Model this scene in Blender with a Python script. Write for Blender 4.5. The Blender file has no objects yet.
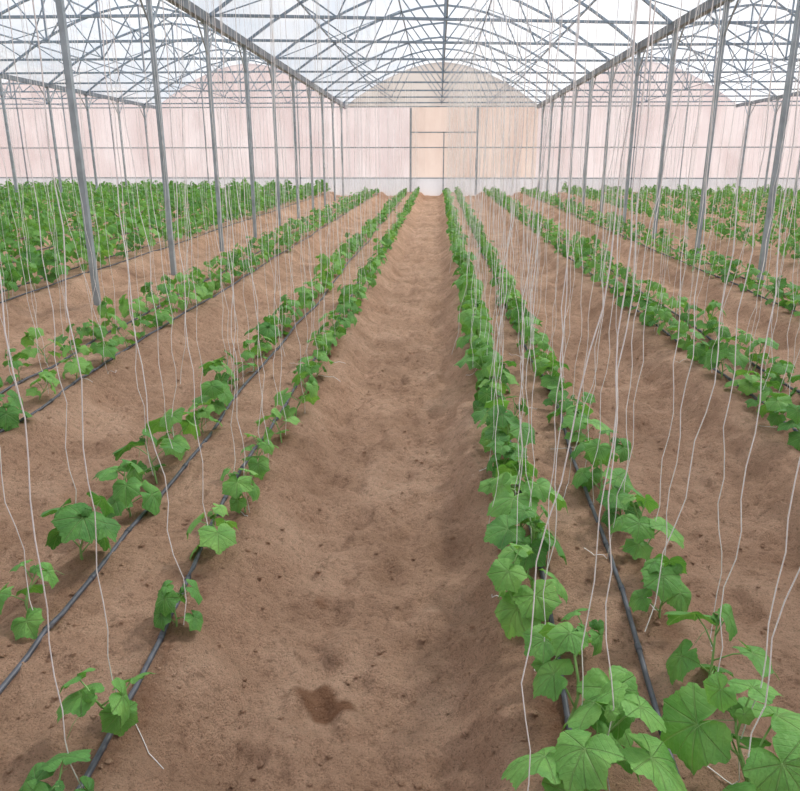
import bpy, math, random
import numpy as np
from mathutils import Vector, Matrix, Euler
random.seed(11); np.random.seed(7)
S=bpy.context.scene
col=S.collection
S.view_settings.view_transform='Standard'

# ---------------------------------------------------------------- layout (metres)
CAMH=1.6; D=35.0; ZG=4.1; RISE=1.8
XL=-4.2; XR=4.45; BW=8.65
PX=[XL-2*BW,XL-BW,XL,XR,XR+BW,XR+2*BW]
def yk(line,k):
    return (8.8+2.75*k) if line<=2 else (10.3+2.6*k)
PAIRS=[(-1.43,-0.90),(0.38,0.84),(-3.12,-2.70),(2.14,2.48),(3.80,4.15)]
x=-5.0
while x>-20.5: PAIRS.append((x-0.42,x)); x-=1.7
x=5.6
while x<20.5: PAIRS.append((x,x+0.38)); x+=1.7

# ---------------------------------------------------------------- node helpers
def new_mat(name):
    m=bpy.data.materials.new(name); m.use_nodes=True
    nt=m.node_tree; nt.nodes.clear()
    out=nt.nodes.new('ShaderNodeOutputMaterial')
    return m,nt,out
def N(nt,t,**kw):
    n=nt.nodes.new(t)
    for k,v in kw.items():
        if k.startswith('i_'):
            n.inputs[k[2:].replace('_',' ')].default_value=v
        else: setattr(n,k,v)
    return n
def L(nt,a,b): nt.links.new(a,b)
def math_n(nt,op,a,b=None,c=None):
    n=nt.nodes.new('ShaderNodeMath'); n.operation=op
    for i,v in enumerate((a,b,c)):
        if v is None: continue
        if isinstance(v,(int,float)): n.inputs[i].default_value=v
        else: L(nt,v,n.inputs[i])
    return n.outputs[0]
def ramp(nt,fac,stops):
    r=nt.nodes.new('ShaderNodeValToRGB')
    cr=r.color_ramp
    while len(cr.elements)<len(stops): cr.elements.new(0.5)
    for e,(p,c) in zip(cr.elements,stops):
        e.position=p; e.color=(*c,1) if len(c)==3 else c
    L(nt,fac,r.inputs[0]); return r.outputs[0]
def mixc(nt,fac,a,b,bt='MIX'):
    n=nt.nodes.new('ShaderNodeMix'); n.data_type='RGBA'; n.blend_type=bt
    for i,v in ((0,fac),(6,a),(7,b)):
        if isinstance(v,(int,float)): n.inputs[i].default_value=v
        elif isinstance(v,tuple): n.inputs[i].default_value=(*v,1) if len(v)==3 else v
        else: L(nt,v,n.inputs[i])
    return n.outputs[2]

# ---------------------------------------------------------------- materials
def mat_soil():
    m,nt,out=new_mat('sandy_soil')
    tc=N(nt,'ShaderNodeTexCoord'); P=tc.outputs['Object']
    n1=N(nt,'ShaderNodeTexNoise',i_Scale=1.8,i_Detail=9,i_Roughness=.7); L(nt,P,n1.inputs['Vector'])
    n2=N(nt,'ShaderNodeTexNoise',i_Scale=24,i_Detail=8,i_Roughness=.75); L(nt,P,n2.inputs['Vector'])
    n3=N(nt,'ShaderNodeTexNoise',i_Scale=150,i_Detail=3,i_Roughness=.75); L(nt,P,n3.inputs['Vector'])
    c=ramp(nt,n1.outputs[0],[(.34,(.54,.335,.222)),(.5,(.69,.44,.30)),(.66,(.85,.575,.405))])
    g=ramp(nt,n2.outputs[0],[(.32,(.54,.51,.49)),(.48,(1,1,1)),(.75,(1.0,1.0,1.0))])
    c=mixc(nt,.85,c,g,'MULTIPLY')
    g2=ramp(nt,n3.outputs[0],[(.34,(.36,.33,.31)),(.45,(1,1,1)),(.60,(1,1,1)),(.68,(1.3,1.28,1.26))])
    c=mixc(nt,.65,c,g2,'MULTIPLY')
    at=N(nt,'ShaderNodeAttribute',attribute_name='wet')
    wv=math_n(nt,'ADD',at.outputs['Fac'],math_n(nt,'MULTIPLY',math_n(nt,'SUBTRACT',n2.outputs[0],.5),.8))
    mr=N(nt,'ShaderNodeMapRange'); mr.interpolation_type='SMOOTHSTEP'; mr.inputs[1].default_value=.25; mr.inputs[2].default_value=.95
    L(nt,wv,mr.inputs[0])
    c=mixc(nt,mr.outputs[0],c,mixc(nt,1.0,c,(.50,.41,.35),'MULTIPLY'))
    b=N(nt,'ShaderNodeBsdfPrincipled'); b.inputs['Roughness'].default_value=.95
    b.inputs['Specular IOR Level'].default_value=.1
    L(nt,c,b.inputs['Base Color'])
    h=math_n(nt,'ADD',math_n(nt,'MULTIPLY',n2.outputs[0],1.0),math_n(nt,'MULTIPLY',n3.outputs[0],.22))
    bp=N(nt,'ShaderNodeBump'); bp.inputs['Strength'].default_value=1.0; bp.inputs['Distance'].default_value=.08
    L(nt,h,bp.inputs['Height']); L(nt,bp.outputs[0],b.inputs['Normal'])
    L(nt,b.outputs[0],out.inputs[0]); return m
def mat_leaf():
    m,nt,out=new_mat('cucumber_leaf')
    uv=N(nt,'ShaderNodeUVMap'); uv.uv_map='UVMap'
    sp=N(nt,'ShaderNodeSeparateXYZ'); L(nt,uv.outputs[0],sp.inputs[0])
    X=sp.outputs[0]; Y=math_n(nt,'ABSOLUTE',sp.outputs[1])
    mask=None
    for th,w in ((0,.028),(52,.024),(108,.022),(26,.011),(80,.011)):
        t=math.radians(th)
        d=math_n(nt,'ABSOLUTE',math_n(nt,'SUBTRACT',math_n(nt,'MULTIPLY',X,math.sin(t)),math_n(nt,'MULTIPLY',Y,math.cos(t))))
        al=math_n(nt,'ADD',math_n(nt,'MULTIPLY',X,math.cos(t)),math_n(nt,'MULTIPLY',Y,math.sin(t)))
        k=math_n(nt,'SUBTRACT',1.0,math_n(nt,'DIVIDE',d,w)); k=math_n(nt,'MAXIMUM',k,0.0)
        k=math_n(nt,'MULTIPLY',k,math_n(nt,'GREATER_THAN',al,0.0))
        mask=k if mask is None else math_n(nt,'MAXIMUM',mask,k)
    wv=math_n(nt,'SINE',math_n(nt,'MULTIPLY',math_n(nt,'SUBTRACT',X,math_n(nt,'MULTIPLY',Y,.7)),36.0))
    sec=math_n(nt,'MULTIPLY',math_n(nt,'MAXIMUM',math_n(nt,'SUBTRACT',wv,.86),0.0),2.5)
    mask=math_n(nt,'MINIMUM',math_n(nt,'ADD',math_n(nt,'MULTIPLY',mask,.8),math_n(nt,'MULTIPLY',sec,.6)),1.0)
    oi=N(nt,'ShaderNodeObjectInfo')
    tc=N(nt,'ShaderNodeTexCoord')
    nz=N(nt,'ShaderNodeTexNoise',i_Scale=11,i_Detail=4); L(nt,tc.outputs['Object'],nz.inputs['Vector'])
    f=math_n(nt,'ADD',math_n(nt,'MULTIPLY',nz.outputs[0],.7),math_n(nt,'MULTIPLY',oi.outputs['Random'],.3))
    c=ramp(nt,f,[(.28,(.08,.245,.058)),(.5,(.155,.385,.09)),(.72,(.27,.54,.135))])
    c=mixc(nt,math_n(nt,'MULTIPLY',mask,.5),c,(.44,.63,.28))
    b=N(nt,'ShaderNodeBsdfPrincipled'); b.inputs['Roughness'].default_value=.55
    b.inputs['Specular IOR Level'].default_value=.3
    L(nt,c,b.inputs['Base Color'])
    nb=N(nt,'ShaderNodeTexNoise',i_Scale=75,i_Detail=3); L(nt,tc.outputs['Object'],nb.inputs['Vector'])
    hh=math_n(nt,'SUBTRACT',math_n(nt,'MULTIPLY',nb.outputs[0],1.1),mask)
    bp=N(nt,'ShaderNodeBump'); bp.inputs['Strength'].default_value=.85; bp.inputs['Distance'].default_value=.006
    L(nt,hh,bp.inputs['Height']); L(nt,bp.outputs[0],b.inputs['Normal'])
    tr=N(nt,'ShaderNodeBsdfTranslucent'); L(nt,mixc(nt,1.0,c,(1.2,1.25,.6),'MULTIPLY'),tr.inputs[0])
    mx=N(nt,'ShaderNodeMixShader'); mx.inputs[0].default_value=.28
    L(nt,b.outputs[0],mx.inputs[1]); L(nt,tr.outputs[0],mx.inputs[2]); L(nt,mx.outputs[0],out.inputs[0])
    return m
def mat_simple(name,c,rough=.6,metal=0,var=.15,scale=20,spec=.4):
    m,nt,out=new_mat(name)
    tc=N(nt,'ShaderNodeTexCoord')
    nz=N(nt,'ShaderNodeTexNoise',i_Scale=scale,i_Detail=4); L(nt,tc.outputs['Object'],nz.inputs['Vector'])
    cc=ramp(nt,nz.outputs[0],[(.3,tuple(v*(1-var) for v in c)),(.7,tuple(min(1,v*(1+var)) for v in c))])
    b=N(nt,'ShaderNodeBsdfPrincipled'); b.inputs['Roughness'].default_value=rough; b.inputs['Metallic'].default_value=metal
    b.inputs['Specular IOR Level'].default_value=spec
    L(nt,cc,b.inputs['Base Color']); L(nt,b.outputs[0],out.inputs[0]); return m
def mat_sheet(name,c1,c2,transp=.45,scale=(.8,.15,.8)):
    m,nt,out=new_mat(name)
    tc=N(nt,'ShaderNodeTexCoord'); mp=N(nt,'ShaderNodeMapping'); mp.inputs['Scale'].default_value=scale
    L(nt,tc.outputs['Object'],mp.inputs[0])
    nz=N(nt,'ShaderNodeTexNoise',i_Scale=1.0,i_Detail=6,i_Roughness=.6); L(nt,mp.outputs[0],nz.inputs['Vector'])
    c=ramp(nt,nz.outputs[0],[(.35,c1),(.65,c2)])
    t=N(nt,'ShaderNodeBsdfTransparent'); L(nt,c,t.inputs[0])
    tl=N(nt,'ShaderNodeBsdfTranslucent'); L(nt,c,tl.inputs[0])
    df=N(nt,'ShaderNodeBsdfDiffuse'); L(nt,c,df.inputs[0])
    m1=N(nt,'ShaderNodeMixShader'); m1.inputs[0].default_value=.3; L(nt,tl.outputs[0],m1.inputs[1]); L(nt,df.outputs[0],m1.inputs[2])
    m2=N(nt,'ShaderNodeMixShader'); m2.inputs[0].default_value=1-transp; L(nt,t.outputs[0],m2.inputs[1]); L(nt,m1.outputs[0],m2.inputs[2])
    L(nt,m2.outputs[0],out.inputs[0]); return m

M_soil=mat_soil(); M_leaf=mat_leaf()
M_stem=mat_simple('green_stem',(.28,.50,.17),.5)
M_steel=mat_simple('galvanised_steel',(.25,.31,.38),.5,.2,.2,6)
M_post=mat_simple('galvanised_post',(.34,.39,.43),.45,.2,.2,6)
M_gut=mat_simple('gutter_steel',(.24,.28,.33),.6,.2,.2,3)
M_string=mat_simple('white_twine',(.95,.94,.93),.8,0,.03,30)
M_wire=mat_simple('steel_wire',(.6,.62,.65),.5,.1)
M_pipe=mat_simple('black_polythene_pipe',(.075,.082,.10),.42,0,.3,25,.5)
M_roof=mat_sheet('roof_film',(.81,.86,.93),(.97,.98,1.0),.40,(.9,.4,.9))
M_wall=mat_sheet('wall_film_pinkish',(.68,.54,.52),(.82,.70,.68),.30,(.9,.9,.35))
M_wall2=mat_sheet('wall_film_peach',(.62,.46,.39),(.75,.60,.52),.25,(.9,.9,.35))
M_skirt=mat_sheet('wall_skirt_film',(.54,.51,.52),(.66,.63,.64),.25,(1.2,1.2,.5))
M_gable=mat_sheet('gable_film_tan',(.50,.43,.39),(.64,.57,.52),.25,(.7,.7,.5))

# ---------------------------------------------------------------- mesh helpers
class MB:
    def __init__(s): s.v=[];s.f=[];s.m=[];s.uv=[]
    def add(s,vs,fs,mi=0,uvs=None):
        o=len(s.v); s.v+= [tuple(p) for p in vs]
        s.uv+= uvs if uvs else [(0,0)]*len(vs)
        for f in fs: s.f.append(tuple(i+o for i in f)); s.m.append(mi)
    def tube(s,pts,r,n=5,mi=0,cap=True,rot=0):
        pts=[Vector(p) for p in pts]; k=len(pts)
        rr=r if isinstance(r,(list,tuple)) else [r]*k
        vs=[]
        d0=(pts[-1]-pts[0]).normalized()
        ref=Vector((0,0,1)) if abs(d0.z)<.9 else Vector((0,1,0))
        for i in range(k):
            a=pts[max(0,i-1)]; b=pts[min(k-1,i+1)]
            d=(b-a); d=d.normalized() if d.length>1e-9 else d0
            u=d.cross(ref); u=u.normalized() if u.length>1e-6 else Vector((1,0,0))
            w=u.cross(d)
            for j in range(n):
                t=2*math.pi*j/n+rot
                vs.append(pts[i]+(u*math.cos(t)+w*math.sin(t))*rr[i])
        fs=[(i*n+j,i*n+(j+1)%n,(i+1)*n+(j+1)%n,(i+1)*n+j) for i in range(k-1) for j in range(n)]
        if cap: fs+= [tuple(range(n-1,-1,-1)),tuple((k-1)*n+j for j in range(n))]
        s.add(vs,fs,mi)
    def sq(s,a,b,w,mi=0): s.tube([a,b],w*.7071,4,mi,True,math.pi/4)
    def box(s,lo,hi,mi=0):
        x0,y0,z0=lo;x1,y1,z1=hi
        s.add([(x0,y0,z0),(x1,y0,z0),(x1,y1,z0),(x0,y1,z0),(x0,y0,z1),(x1,y0,z1),(x1,y1,z1),(x0,y1,z1)],
              [(0,3,2,1),(4,5,6,7),(0,1,5,4),(1,2,6,5),(2,3,7,6),(3,0,4,7)],mi)
    def mesh(s,name,mats,smooth=False,uv=False):
        me=bpy.data.meshes.new(name); me.from_pydata(s.v,[],s.f)
        for m in mats: me.materials.append(m)
        me.polygons.foreach_set('material_index',s.m)
        me.polygons.foreach_set('use_smooth',[smooth]*len(s.f))
        if uv:
            ul=me.uv_layers.new(name='UVMap')
            li=np.zeros(len(me.loops),dtype=np.int32); me.loops.foreach_get('vertex_index',li)
            ul.data.foreach_set('uv',np.array(s.uv,dtype=np.float32)[li].ravel())
        me.update(); return me
def obj(name,me,parent=None):
    o=bpy.data.objects.new(name,me); col.objects.link(o)
    if parent: o.parent=parent
    return o
def empty(name):
    o=bpy.data.objects.new(name,None); col.objects.link(o); o.empty_display_size=.2; return o

# ---------------------------------------------------------------- ground
def vnoise(x,y,seed):
    xi=np.floor(x).astype(np.int64); yi=np.floor(y).astype(np.int64)
    fx=x-xi; fy=y-yi; fx=fx*fx*(3-2*fx); fy=fy*fy*(3-2*fy)
    def h(a,b):
        n=(a*374761393+b*668265263+seed*1442695041)&0x7fffffff
        n=((n^(n>>13))*1274126177)&0x7fffffff
        return ((n^(n>>16))&0xffff)/65535.0
    return (h(xi,yi)*(1-fx)+h(xi+1,yi)*fx)*(1-fy)+(h(xi,yi+1)*(1-fx)+h(xi+1,yi+1)*fx)*fy
CEN=np.array(sorted((a+b)/2 for a,b in PAIRS))
feet=[]
for (cx,w) in ((-.27,.20),(1.5,.30),(-2.0,.25)):
    yy=1.5
    while yy<22:
        sd=random.choice((-1,1))
        feet.append((cx+sd*random.uniform(.03,w),yy,random.uniform(-.35,.35),random.uniform(.4,1.0)))
        yy+=random.uniform(.16,.28)
def gz(x,y):
    x=np.asarray(x,float); y=np.asarray(y,float)
    xx=x+.14*(vnoise(x*.8+3,y*1.1,5)-.5)+.08*(vnoise(x*3+3,y*3.4,15)-.5)
    d=np.min(np.abs(xx[...,None]-CEN),axis=-1)
    t=np.clip((d-.31)/.28,0,1); t=t*t*(3-2*t)
    z=.012*y-.185*t
    z=z+.05*(vnoise(x*2.2,y*2.2,1)-.5)*(.35+t)
    n2=vnoise(x*6.3,y*6.3,2); n2b=vnoise(x*11+5,y*11,22)
    z=z+.048*(n2-.5)*(.5+.7*t)+.038*(n2b-.5)*(.6+.6*t)
    z=z+.024*(vnoise(x*21,y*21,3)-.5)+.013*(vnoise(x*40,y*40,4)-.5)
    for fx,fy,fa,fs in feet:
        m=(np.abs(x-fx)<.35)&(np.abs(y-fy)<.45)
        if not m.any(): continue
        dx=x[m]-fx; dy=y[m]-fy
        a=dx*math.cos(fa)-dy*math.sin(fa); b=dx*math.sin(fa)+dy*math.cos(fa)
        q=(a/.062)**2+(b/.13)**2
        z[m]=z[m]-.034*fs*np.exp(-q*.7)+.013*fs*np.exp(-(np.sqrt(q)-1.5)**2*4)
    return z
def zg(x,y): return float(gz(np.array([x]),np.array([y]))[0])
ys=[-3.0]
while ys[-1]<1.0: ys.append(ys[-1]+.06)
while ys[-1]<D+.3: ys.append(ys[-1]+max(.013,.0075*ys[-1]))
xs=[PX[0]-.3]
while xs[-1]<PX[-1]+.3:
    a=abs(xs[-1]-.0); xs.append(xs[-1]+(.014 if a<2.2 else .028 if a<5 else .14))
xs=np.array(xs); ys=np.array(ys)
GX,GY=np.meshgrid(xs,ys); GZ=gz(GX,GY)
nx,ny=len(xs),len(ys)
co=np.stack([GX,GY,GZ],-1).reshape(-1,3).astype(np.float32)
idx=np.arange(nx*ny).reshape(ny,nx)
q=np.stack([idx[:-1,:-1],idx[:-1,1:],idx[1:,1:],idx[1:,:-1]],-1).reshape(-1)
me=bpy.data.meshes.new('floor'); me.vertices.add(nx*ny); me.vertices.foreach_set('co',co.ravel())
nf=len(q)//4; me.loops.add(nf*4); me.loops.foreach_set('vertex_index',q.astype(np.int32))
me.polygons.add(nf); me.polygons.foreach_set('loop_start',np.arange(nf,dtype=np.int32)*4)
me.update(calc_edges=True); me.polygons.foreach_set('use_smooth',[True]*nf)
def blob(cx,cy,rx,ry,a=0):
    dx=GX-cx; dy=GY-cy; A=dx*math.cos(a)-dy*math.sin(a); B=dx*math.sin(a)+dy*math.cos(a)
    dd=np.sqrt((A/rx)**2+(B/ry)**2)+1.1*(vnoise(GX*16,GY*16,9)-.5)
    return np.clip(1.6-dd*.9,0,1.1)
wet=blob(-.39,2.11,.08,.05,.5)
wet=np.maximum(wet,blob(-.33,2.06,.07,.035,0)); wet=np.maximum(wet,.6*blob(-.45,2.62,.03,.03))
for a,b in PAIRS[:5]:
    for r in (a,b):
        dd=np.abs(GX-r)
        wet=np.maximum(wet,np.clip(.74-dd*3.6,0,1)*(.35+.8*vnoise(GX*3,GY*2.2,12)))
at=me.attributes.new('wet','FLOAT','POINT'); at.data.foreach_set('value',wet.ravel().astype(np.float32))
me.materials.append(M_soil)
obj('floor',me)
# clods
mb=MB()
ico=[(0,0,1),(.89,0,.45),(.28,.85,.45),(-.72,.53,.45),(-.72,-.53,.45),(.28,-.85,.45),(.72,.53,-.45),(-.28,.85,-.45),(-.89,0,-.45),(-.28,-.85,-.45),(.72,-.53,-.45),(0,0,-1)]
icf=[(0,1,2),(0,2,3),(0,3,4),(0,4,5),(0,5,1),(1,6,2),(2,7,3),(3,8,4),(4,9,5),(5,10,1),(2,6,7),(3,7,8),(4,8,9),(5,9,10),(1,10,6),(11,7,6),(11,8,7),(11,9,8),(11,10,9),(11,6,10)]
for i in range(4500):
    y=1.1+7*random.random()**1.6; x=random.uniform(-1-y*.5,1+y*.5)
    s=.003+.010*random.random()**4; z=zg(x,y)
    mb.add([(x+a*s*random.uniform(.7,1.4),y+b*s*random.uniform(.7,1.4),z+s*.3+c*s*random.uniform(.6,1)) for a,b,c in ico],icf)
obj('soil_clods',mb.mesh('soil_clods',[M_soil],False))

# ---------------------------------------------------------------- greenhouse structure
def arch(s): return ZG+RISE*(1-abs(2*s-1)**1.75)
frame=empty('greenhouse_frame')
K0,K1=-4,9
for li,px in enumerate(PX):
    for k in range(K0,K1+1):
        y=min(yk(li,k),D-.1)
        mb=MB(); z0=zg(px,y)-.25
        mb.sq((px,y,z0),(px,y,ZG-.06),.068)
        mb.box((px-.09,y-.07,ZG-.075),(px+.09,y+.07,ZG-.06))
        mb.sq((px,y,ZG-.6),(px,y+.55,ZG-.06),.024)
        mb.sq((px,y,ZG-.6),(px,y-.55,ZG-.06),.024)
        obj('post',mb.mesh('post',[M_post]),frame)
    mb=MB(); y0,y1=-2.2,D+.15; gw=.10 if li in (2,3) else .055
    mb.add([(px-gw,y0,ZG+.07),(px-gw*.6,y0,ZG-.06),(px+gw*.6,y0,ZG-.06),(px+gw,y0,ZG+.07),
            (px-gw,y1,ZG+.07),(px-gw*.6,y1,ZG-.06),(px+gw*.6,y1,ZG-.06),(px+gw,y1,ZG+.07)],
            [(0,1,5,4),(1,2,6,5),(2,3,7,6)])
    obj('gutter',mb.mesh('gutter',[M_gut]),frame)
NS=14
for b in range(5):
    x0,x1=PX[b],PX[b+1]
    for k in range(K0,K1+1):
        ya,yb=min(yk(b,k),D-.1),min(yk(b+1,k),D-.1)
        mb=MB()
        def P(s,z): return (x0+(x1-x0)*s, ya+(yb-ya)*s, z)
        zc=ZG+.06
        mb.sq(P(.01,zc),P(.99,zc),.048)
        for i in range(NS):
            s0,s1=i/NS,(i+1)/NS
            mb.sq(P(s0,arch(s0)+(.0)),P(s1,arch(s1)),.052)
        mb.sq(P(.5,zc),P(.5,arch(.5)),.034)
        for c,a in [(.27,.14),(.27,.36),(.5,.36),(.5,.64),(.73,.64),(.73,.86)]: mb.sq(P(c,zc),P(a,arch(a)),.026)
        obj('truss',mb.mesh('truss',[M_steel]),frame)
    mb=MB()
    for s in (.14,.36,.5,.64,.86):
        X=x0+(x1-x0)*s; mb.sq((X,-2,arch(s)+.02),(X,D+.1,arch(s)+.02),.035)
    for s in (.5,):
        X=x0+(x1-x0)*s; mb.sq((X,-2,ZG+.1),(X,D+.1,ZG+.1),.022)
    for k in range(K0,K1,2):
        for (sa,sb) in ((0,.36),(1,.64)):
            pa=(x0+(x1-x0)*sa, yk(b,k), arch(sa)); pb=(x0+(x1-x0)*sb, yk(b,k+1), arch(sb))
            mb.tube([pa,pb],.012,4)
    obj('purlins',mb.mesh('purlins',[M_steel]),frame)
# roof film
mb=MB(); NR=24
for b in range(5):
    x0,x1=PX[b],PX[b+1]; yy=[-2.2]+[yk(b if b!=2 else 2,k)+dy for k in range(K0+1,K1+1) for dy in (-1.4,0)]+[D+.2]
    yy=sorted(y for y in yy if y<=D+.2)
    vs=[];fs=[]
    for iy,y in enumerate(yy):
        for i in range(NR+1):
            s=i/NR; vs.append((x0+(x1-x0)*s,y,arch(s)+.07-(.03 if iy%2 else 0)))
    for iy in range(len(yy)-1):
        for i in range(NR):
            a=iy*(NR+1)+i; fs.append((a,a+1,a+NR+2,a+NR+1))
    mb.add(vs,fs)
obj('ceiling',mb.mesh('ceiling',[M_roof],True))
# end walls
def endwall(name,y,front=False):
    mb=MB()
    for b in range(5):
        x0,x1=PX[b],PX[b+1]; n=12
        for i in range(n):
            a,c=x0+(x1-x0)*i/n, x0+(x1-x0)*(i+1)/n
            ya=y+(.04 if i%2 else 0)
            yb=y+(0 if i%2 else .04)
            g=.012*y-.2
            mi=0
            if b==2 and not front: mi=1 if (i>=4) else 0
            mb.add([(a,ya,g),(c,yb,g),(c,yb,g+.85),(a,ya,g+.85)],[(0,1,2,3)],2)
            mb.add([(a,ya,g+.85),(c,yb,g+.85),(c,yb,ZG),(a,ya,ZG)],[(0,1,2,3)],mi)
            mb.add([(a,ya,ZG),(c,yb,ZG),(c,yb,arch((i+1)/n)+.06),(a,ya,arch(i/n)+.06)],[(0,1,2,3)],3 if b==2 else 0)
    return obj(name,mb.mesh(name,[M_wall,M_wall2,M_skirt,M_gable]))
endwall('wall_back',D+.12); endwall('wall_front',-2.3,True)
for nm,X in (('wall_left',PX[0]-.06),('wall_right',PX[-1]+.06)):
    mb=MB(); n=40
    for i in range(n):
        a=-2.3+(D+2.4)*i/n; c=-2.3+(D+2.4)*(i+1)/n
        g0=.012*a-.2; g1=.012*c-.2
        mb.add([(X,a,g0),(X,c,g1),(X,c,g1+.85),(X,a,g0+.85)],[(0,1,2,3)],1)
        mb.add([(X,a,g0+.85),(X,c,g1+.85),(X,c,ZG),(X,a,ZG)],[(0,1,2,3)],0)
    obj(nm,mb.mesh(nm,[M_wall,M_skirt]))
mb=MB(); yb=D+.02; g=.012*D
for z in (g+.62,g+1.95,ZG): mb.sq((PX[0],yb,z),(PX[-1],yb,z),.045)
for b in range(5):
    for i in range(1,4):
        if b==2 and i in(1,2,3): continue
        X=PX[b]+BW*i/4; mb.sq((X,yb,g-.2),(X,yb,arch(i/4)),.045)
obj('trim_1',mb.mesh('trim_1',[M_post]))
dr=empty('door_1')
mb=MB()
for X in (-1.25,1.75): mb.sq((X,yb-.03,g-.1),(X,yb-.03,ZG-.05),.09)
mb.sq((-1.25,yb-.03,g+2.6),(1.75,yb-.03,g+2.6),.05)
mb.sq((.25,yb-.03,g),(.25,yb-.03,g+2.6),.05)
obj('door_frame',mb.mesh('door_frame',[M_post]),dr)

# ---------------------------------------------------------------- plants
CTRL=[(0,1.0),(4,.95),(12,.865),(28,.80),(42,.85),(50,.93),(53,.955),(58,.89),(66,.80),(82,.745),(98,.775),(107,.85),(112,.79),(124,.70),(145,.66),(160,.58),(170,.40),(176,.20),(180,.10)]
def leaf_r(deg):
    a=abs(deg)
    return float(np.interp(a,[c[0] for c in CTRL],[c[1] for c in CTRL]))
def add_leaf(mb,base,az,pitch,roll,s,rng,NA=60,NRr=5):
    ph=rng.uniform(0,6.28); dr=rng.uniform(.12,.42); wv=rng.uniform(.04,.10); asp=rng.uniform(.92,1.12)
    R=Matrix.Rotation(az,4,'Z')@Matrix.Rotation(pitch,4,'Y')@Matrix.Rotation(roll,4,'X')
    vs=[Vector(base)];uv=[(0,0)]
    for i in range(1,NRr+1):
        f=i/NRr
        for j in range(NA):
            dg=-180+360*j/NA
            r=leaf_r(dg)
            tooth=(1+(.026 if j%2 else -.026)) if i==NRr else 1
            rr=r*f*tooth; t=math.radians(dg)
            X=rr*math.cos(t); Y=rr*math.sin(t)*asp
            vd=min(abs(abs(dg)-v) for v in (0,52,108,160))
            z=-dr*(rr**2)-.14*max(0,X)**2*f + .07*min(vd,26)/26*f*(1-.3*f) + wv*f*f*math.sin(math.radians(dg)*4+ph)
            z+= .10*abs(Y)*(1-f*.5)
            vs.append(Vector(base)+R@(Vector((X,Y,z))*s)); uv.append((X,Y))
    fs=[(0,1+(j),1+(j+1)%NA) for j in range(NA)]
    for i in range(NRr-1):
        for j in range(NA):
            a=1+i*NA+j; b=1+i*NA+(j+1)%NA
            fs.append((a,a+NA,b+NA,b))
    mb.add(vs,fs,0,uv)
def make_plant(seed,H,nl,size,name,NA=60,NRr=5,lean=.25):
    rng=random.Random(seed); mb=MB()
    H*=rng.uniform(.8,1.2); nl+=rng.choice((-1,0,0,1)); lean*=rng.uniform(.4,2.2)
    la=rng.uniform(0,6.28); pts=[]
    for i in range(7):
        t=i/6; pts.append(Vector((math.cos(la)*lean*H*t*t+.012*math.sin(t*7+seed),math.sin(la)*lean*H*t*t,H*t-.03*(1-t))))
    mb.tube(pts,[.0055-.003*i/6 for i in range(7)],6,1)
    az=rng.uniform(0,6.28)
    for i in range(nl):
        t=.22+.78*i/(nl-1)
        k=min(5,int(t*6)); fr=t*6-k; p=pts[k].lerp(pts[k+1],fr)
        az+=math.radians(137.5)+rng.uniform(-.5,.5)
        prof=float(np.interp(t,[.2,.4,.7,.9,1.0],[.75,1.0,.92,.52,.26]))*rng.uniform(.76,1.12)
        s=size*prof
        pl=(.055+.05*prof*rng.uniform(.7,1.2))*(size/.09)*(1.0 if t<.95 else .4)
        el=math.radians(rng.uniform(12,52)+(20*t))
        d=Vector((math.cos(az)*math.cos(el),math.sin(az)*math.cos(el),math.sin(el)))
        q=p+d*pl; mid=p+d*pl*.5+Vector((0,0,.01))
        mb.tube([p,mid,q],[.0028,.0024,.002],5,1)
        add_leaf(mb,q,az+rng.uniform(-.5,.5),math.radians(rng.uniform(8,62)),rng.uniform(-.45,.45),s,rng,NA,NRr)
    tp=pts[-1]
    for a in range(2):
        add_leaf(mb,tp+Vector((0,0,.006)),rng.uniform(0,6.28),math.radians(rng.uniform(-60,-25)),0,size*.24,rng,20,2)
    a0=rng.uniform(0,6.28)
    mb.tube([tp-Vector((0,0,.03))+Vector((math.cos(a0)*.05*u,math.sin(a0)*.05*u,.03*u-.02*u*u+.004*math.sin(u*9))) for u in (0,.5,1,1.5,2)],.0009,3,1)
    return mb.mesh(name,[M_leaf,M_stem],True,True)
V_small=[make_plant(100+i,.18,6,.090,'plant_small') for i in range(8)]
V_med=[make_plant(200+i,.225,7,.102,'plant_medium') for i in range(16)]
V_big=[make_plant(300+i,.27,8,.116,'plant_large') for i in range(8)]
V_far=[make_plant(400+i,.27,7,.092,'plant_distant',20,2) for i in range(12)]
V_tall=[make_plant(500+i,.48,12,.108,'plant_tall',20,2) for i in range(6)]

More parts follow.
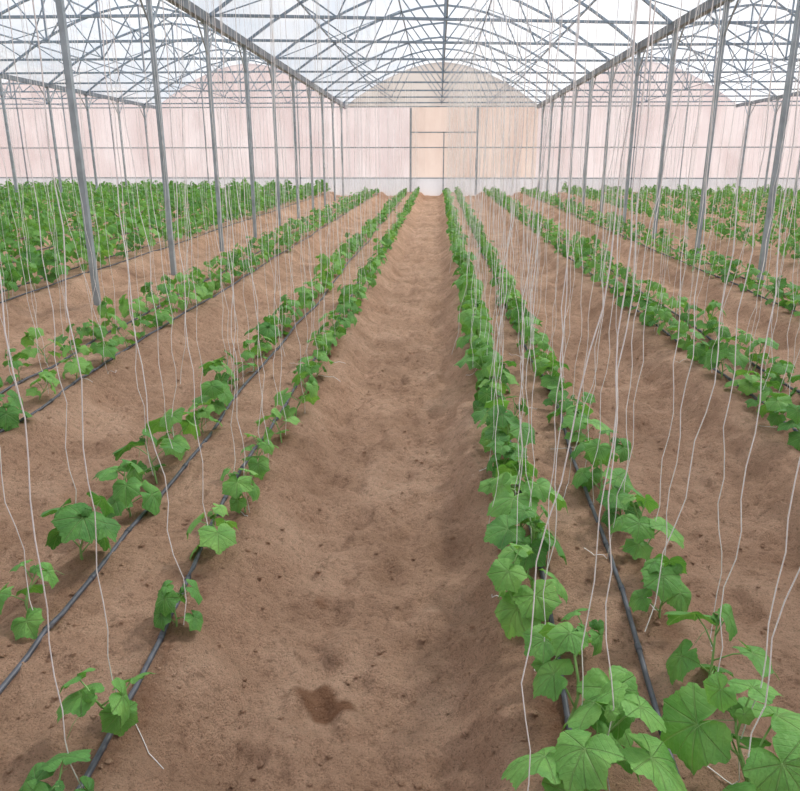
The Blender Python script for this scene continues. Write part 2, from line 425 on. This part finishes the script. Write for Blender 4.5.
mb_wire=MB()
def twine(mb,x,y,zb,near,extra=0):
    rng=random
    zt=ZG+.0; n=44 if y<6 else 18 if y<12 else 6
    amp=rng.uniform(.004,.024)*(1+extra); ph=rng.uniform(0,6.28); ph2=rng.uniform(0,6.28); fr=rng.uniform(2.5,6)
    bx=rng.uniform(-.06,.06)*(1+extra*2); by=rng.uniform(-.07,.07)
    tx=rng.uniform(-.10,.10)
    pts=[]
    for i in range(n):
        t=i/(n-1); z=zt+(zb-zt)*t
        A=amp*t**1.4; kink=.011*max(0,t-.45)/.55
        X=x+tx*(1-t)+bx*t**2+A*math.sin(t*fr*3+ph)+kink*math.sin(t*70+ph2)+rng.uniform(-1,1)*.004*t
        Y=y+by*t**2+A*math.cos(t*fr*2.3+ph2)+kink*math.cos(t*55+ph)
        pts.append((X,Y,z))
    if y<6 and rng.random()<.45:
        px,py,_=pts[-1]; a=rng.uniform(0,6.28); Ln=rng.uniform(.08,.22)
        for i in range(1,8):
            a+=rng.uniform(-.5,.5); px+=math.cos(a)*Ln/7; py+=math.sin(a)*Ln/7
            pts.append((px,py,zg(px,py)+.005))
    mb.tube(pts,.0018 if y<6 else .0017 if y<14 else .0015,3,0,False)

SPEC={
 -0.90:([1.42,1.74,2.2,2.68,3.08],.37,'m',.92),
 -1.43:([1.62,2.2,2.62,3.02,3.4],.37,'m',1.03),
 0.38:([1.50,1.76,2.04,2.32],.27,'m',1.08),
 0.84:([1.50,1.93,2.32,2.66],.33,'m',.94),
 -3.12:([2.0],.40,'m',.92), -2.70:([2.0],.40,'m',.92),
 2.14:([2.0],.38,'m',.94), 2.48:([2.0],.38,'m',.94),
}
for pi,(ra,rb) in enumerate(PAIRS):
    for r in (ra,rb):
        near=pi<4
        lst,step,kind,sc=SPEC.get(r,([2.0],.42 if pi<5 else .48,'m' if pi<5 else 't',.95 if pi<5 else 1.05))
        ysr=list(lst); y=ysr[-1]
        if pi==4: ysr=[3.0]; y=3.0
        if pi>=5: ysr=[5.0]; y=5.0
        while y<D-1.2:
            y+=step*random.uniform(.75,1.25)*(1 if y<12 else 1.15)
            ysr.append(y)
        row=empty('cucumber_plant_row'); row.location=(r,0,0)
        ms=MB()
        for y in ysr:
            xx=r+random.uniform(-.035,.035)
            if abs(xx)<PX[-1]-.5:
                if r==-0.90 and y<2.9: v=V_small
                elif y<9 and kind!='t': v=V_big if (r in (.38,.84) and y<1.6) else (V_med+V_big*2) if r==.38 and y<3.4 else V_med
                elif kind!='t': v=V_far
                else: v=V_tall
                z=zg(xx,y)
                o=obj('cucumber_plant',random.choice(v),row)
                s=sc*random.uniform(.80,1.14)
                if y>3.4 and pi<2: s*=.96
                if r==.84 and y<1.6: s=1.15
                if r==.38 and y<1.8: s=1.15
                if pi>=5 and r>0: s*=.70
                if y>14 and pi<4: s*=.94
                o.location=(xx-r,y,z); o.rotation_euler=(random.uniform(-.2,.2),random.uniform(-.2,.2),random.uniform(0,6.28)); o.scale=(s,s,s*random.uniform(.85,1.1))
                pr=.9 if pi<5 else .4
                if random.random()<pr: twine(ms,xx,y,z+random.uniform(.0,.06),near)
                if near and y<12 and random.random()<.45: twine(ms,xx+random.uniform(-.08,.08),y+random.uniform(-.15,.15),z+random.uniform(.02,.25),near,1.2)
        obj('hanging_twine',ms.mesh('hanging_twine',[M_string],True))
        mb_wire.tube([(r,-1,ZG),(r,D,ZG)],.0016,4)
        if pi<9:
            md=MB(); pts=[]; yy=-1.0
            sgn=random.uniform(0,6)
            while yy<D-.6:
                off=.045 if r<0 else .05
                if r==0.84: off=-.145+.11*min(1,max(0,(yy-1.5)/3.5))
                if r==-.90: off=-.03-.07*min(1,max(0,(yy-1.5)/2))
                if r==-1.43: off=.07
                X=r+off+.018*math.sin(yy*1.1+sgn)+.012*math.sin(yy*2.9+sgn*2)
                pts.append((X,yy,zg(X,yy)+.009+(.004*math.sin(yy*4))))
                yy+=.12 if yy<7 else .5
            zz=[p[2] for p in pts]
            pts=[(p[0],p[1],max(zz[i]-.004,sum(zz[max(0,i-2):i+3])/len(zz[max(0,i-2):i+3]))) for i,p in enumerate(pts)]
            md.tube(pts,.0095,8)
            for i in range(8,min(len(pts),70),3):
                a=Vector(pts[i]); b=Vector(pts[i+1]); d=(b-a).normalized()
                md.tube([a,a+d*.035],.0118,8)
            obj('drip_irrigation_line',md.mesh('drip_line',[M_pipe],True))
obj('trellis_wires',mb_wire.mesh('trellis_wires',[M_wire]))

# ---------------------------------------------------------------- light
w=bpy.data.worlds.new('World'); S.world=w; w.use_nodes=True
bg=w.node_tree.nodes['Background']; bg.inputs[0].default_value=(.90,.94,1.0,1); bg.inputs[1].default_value=.95
sd=bpy.data.lights.new('sun','SUN'); sd.energy=5.4; sd.angle=math.radians(8); sd.color=(1,.95,.87)
so=bpy.data.objects.new('sun',sd); col.objects.link(so); so.location=(0,0,12)
so.rotation_euler=Euler((math.radians(-30),math.radians(36),0))

cam=bpy.data.cameras.new('camera'); cam.sensor_fit='HORIZONTAL'; cam.sensor_width=36; cam.lens=730*36/800
cam.clip_start=.05; cam.clip_end=200
co_=bpy.data.objects.new('camera',cam); col.objects.link(co_)
co_.location=(0,0,CAMH); co_.rotation_euler=(math.radians(90-17.5),0,math.radians(2.84))
S.camera=co_
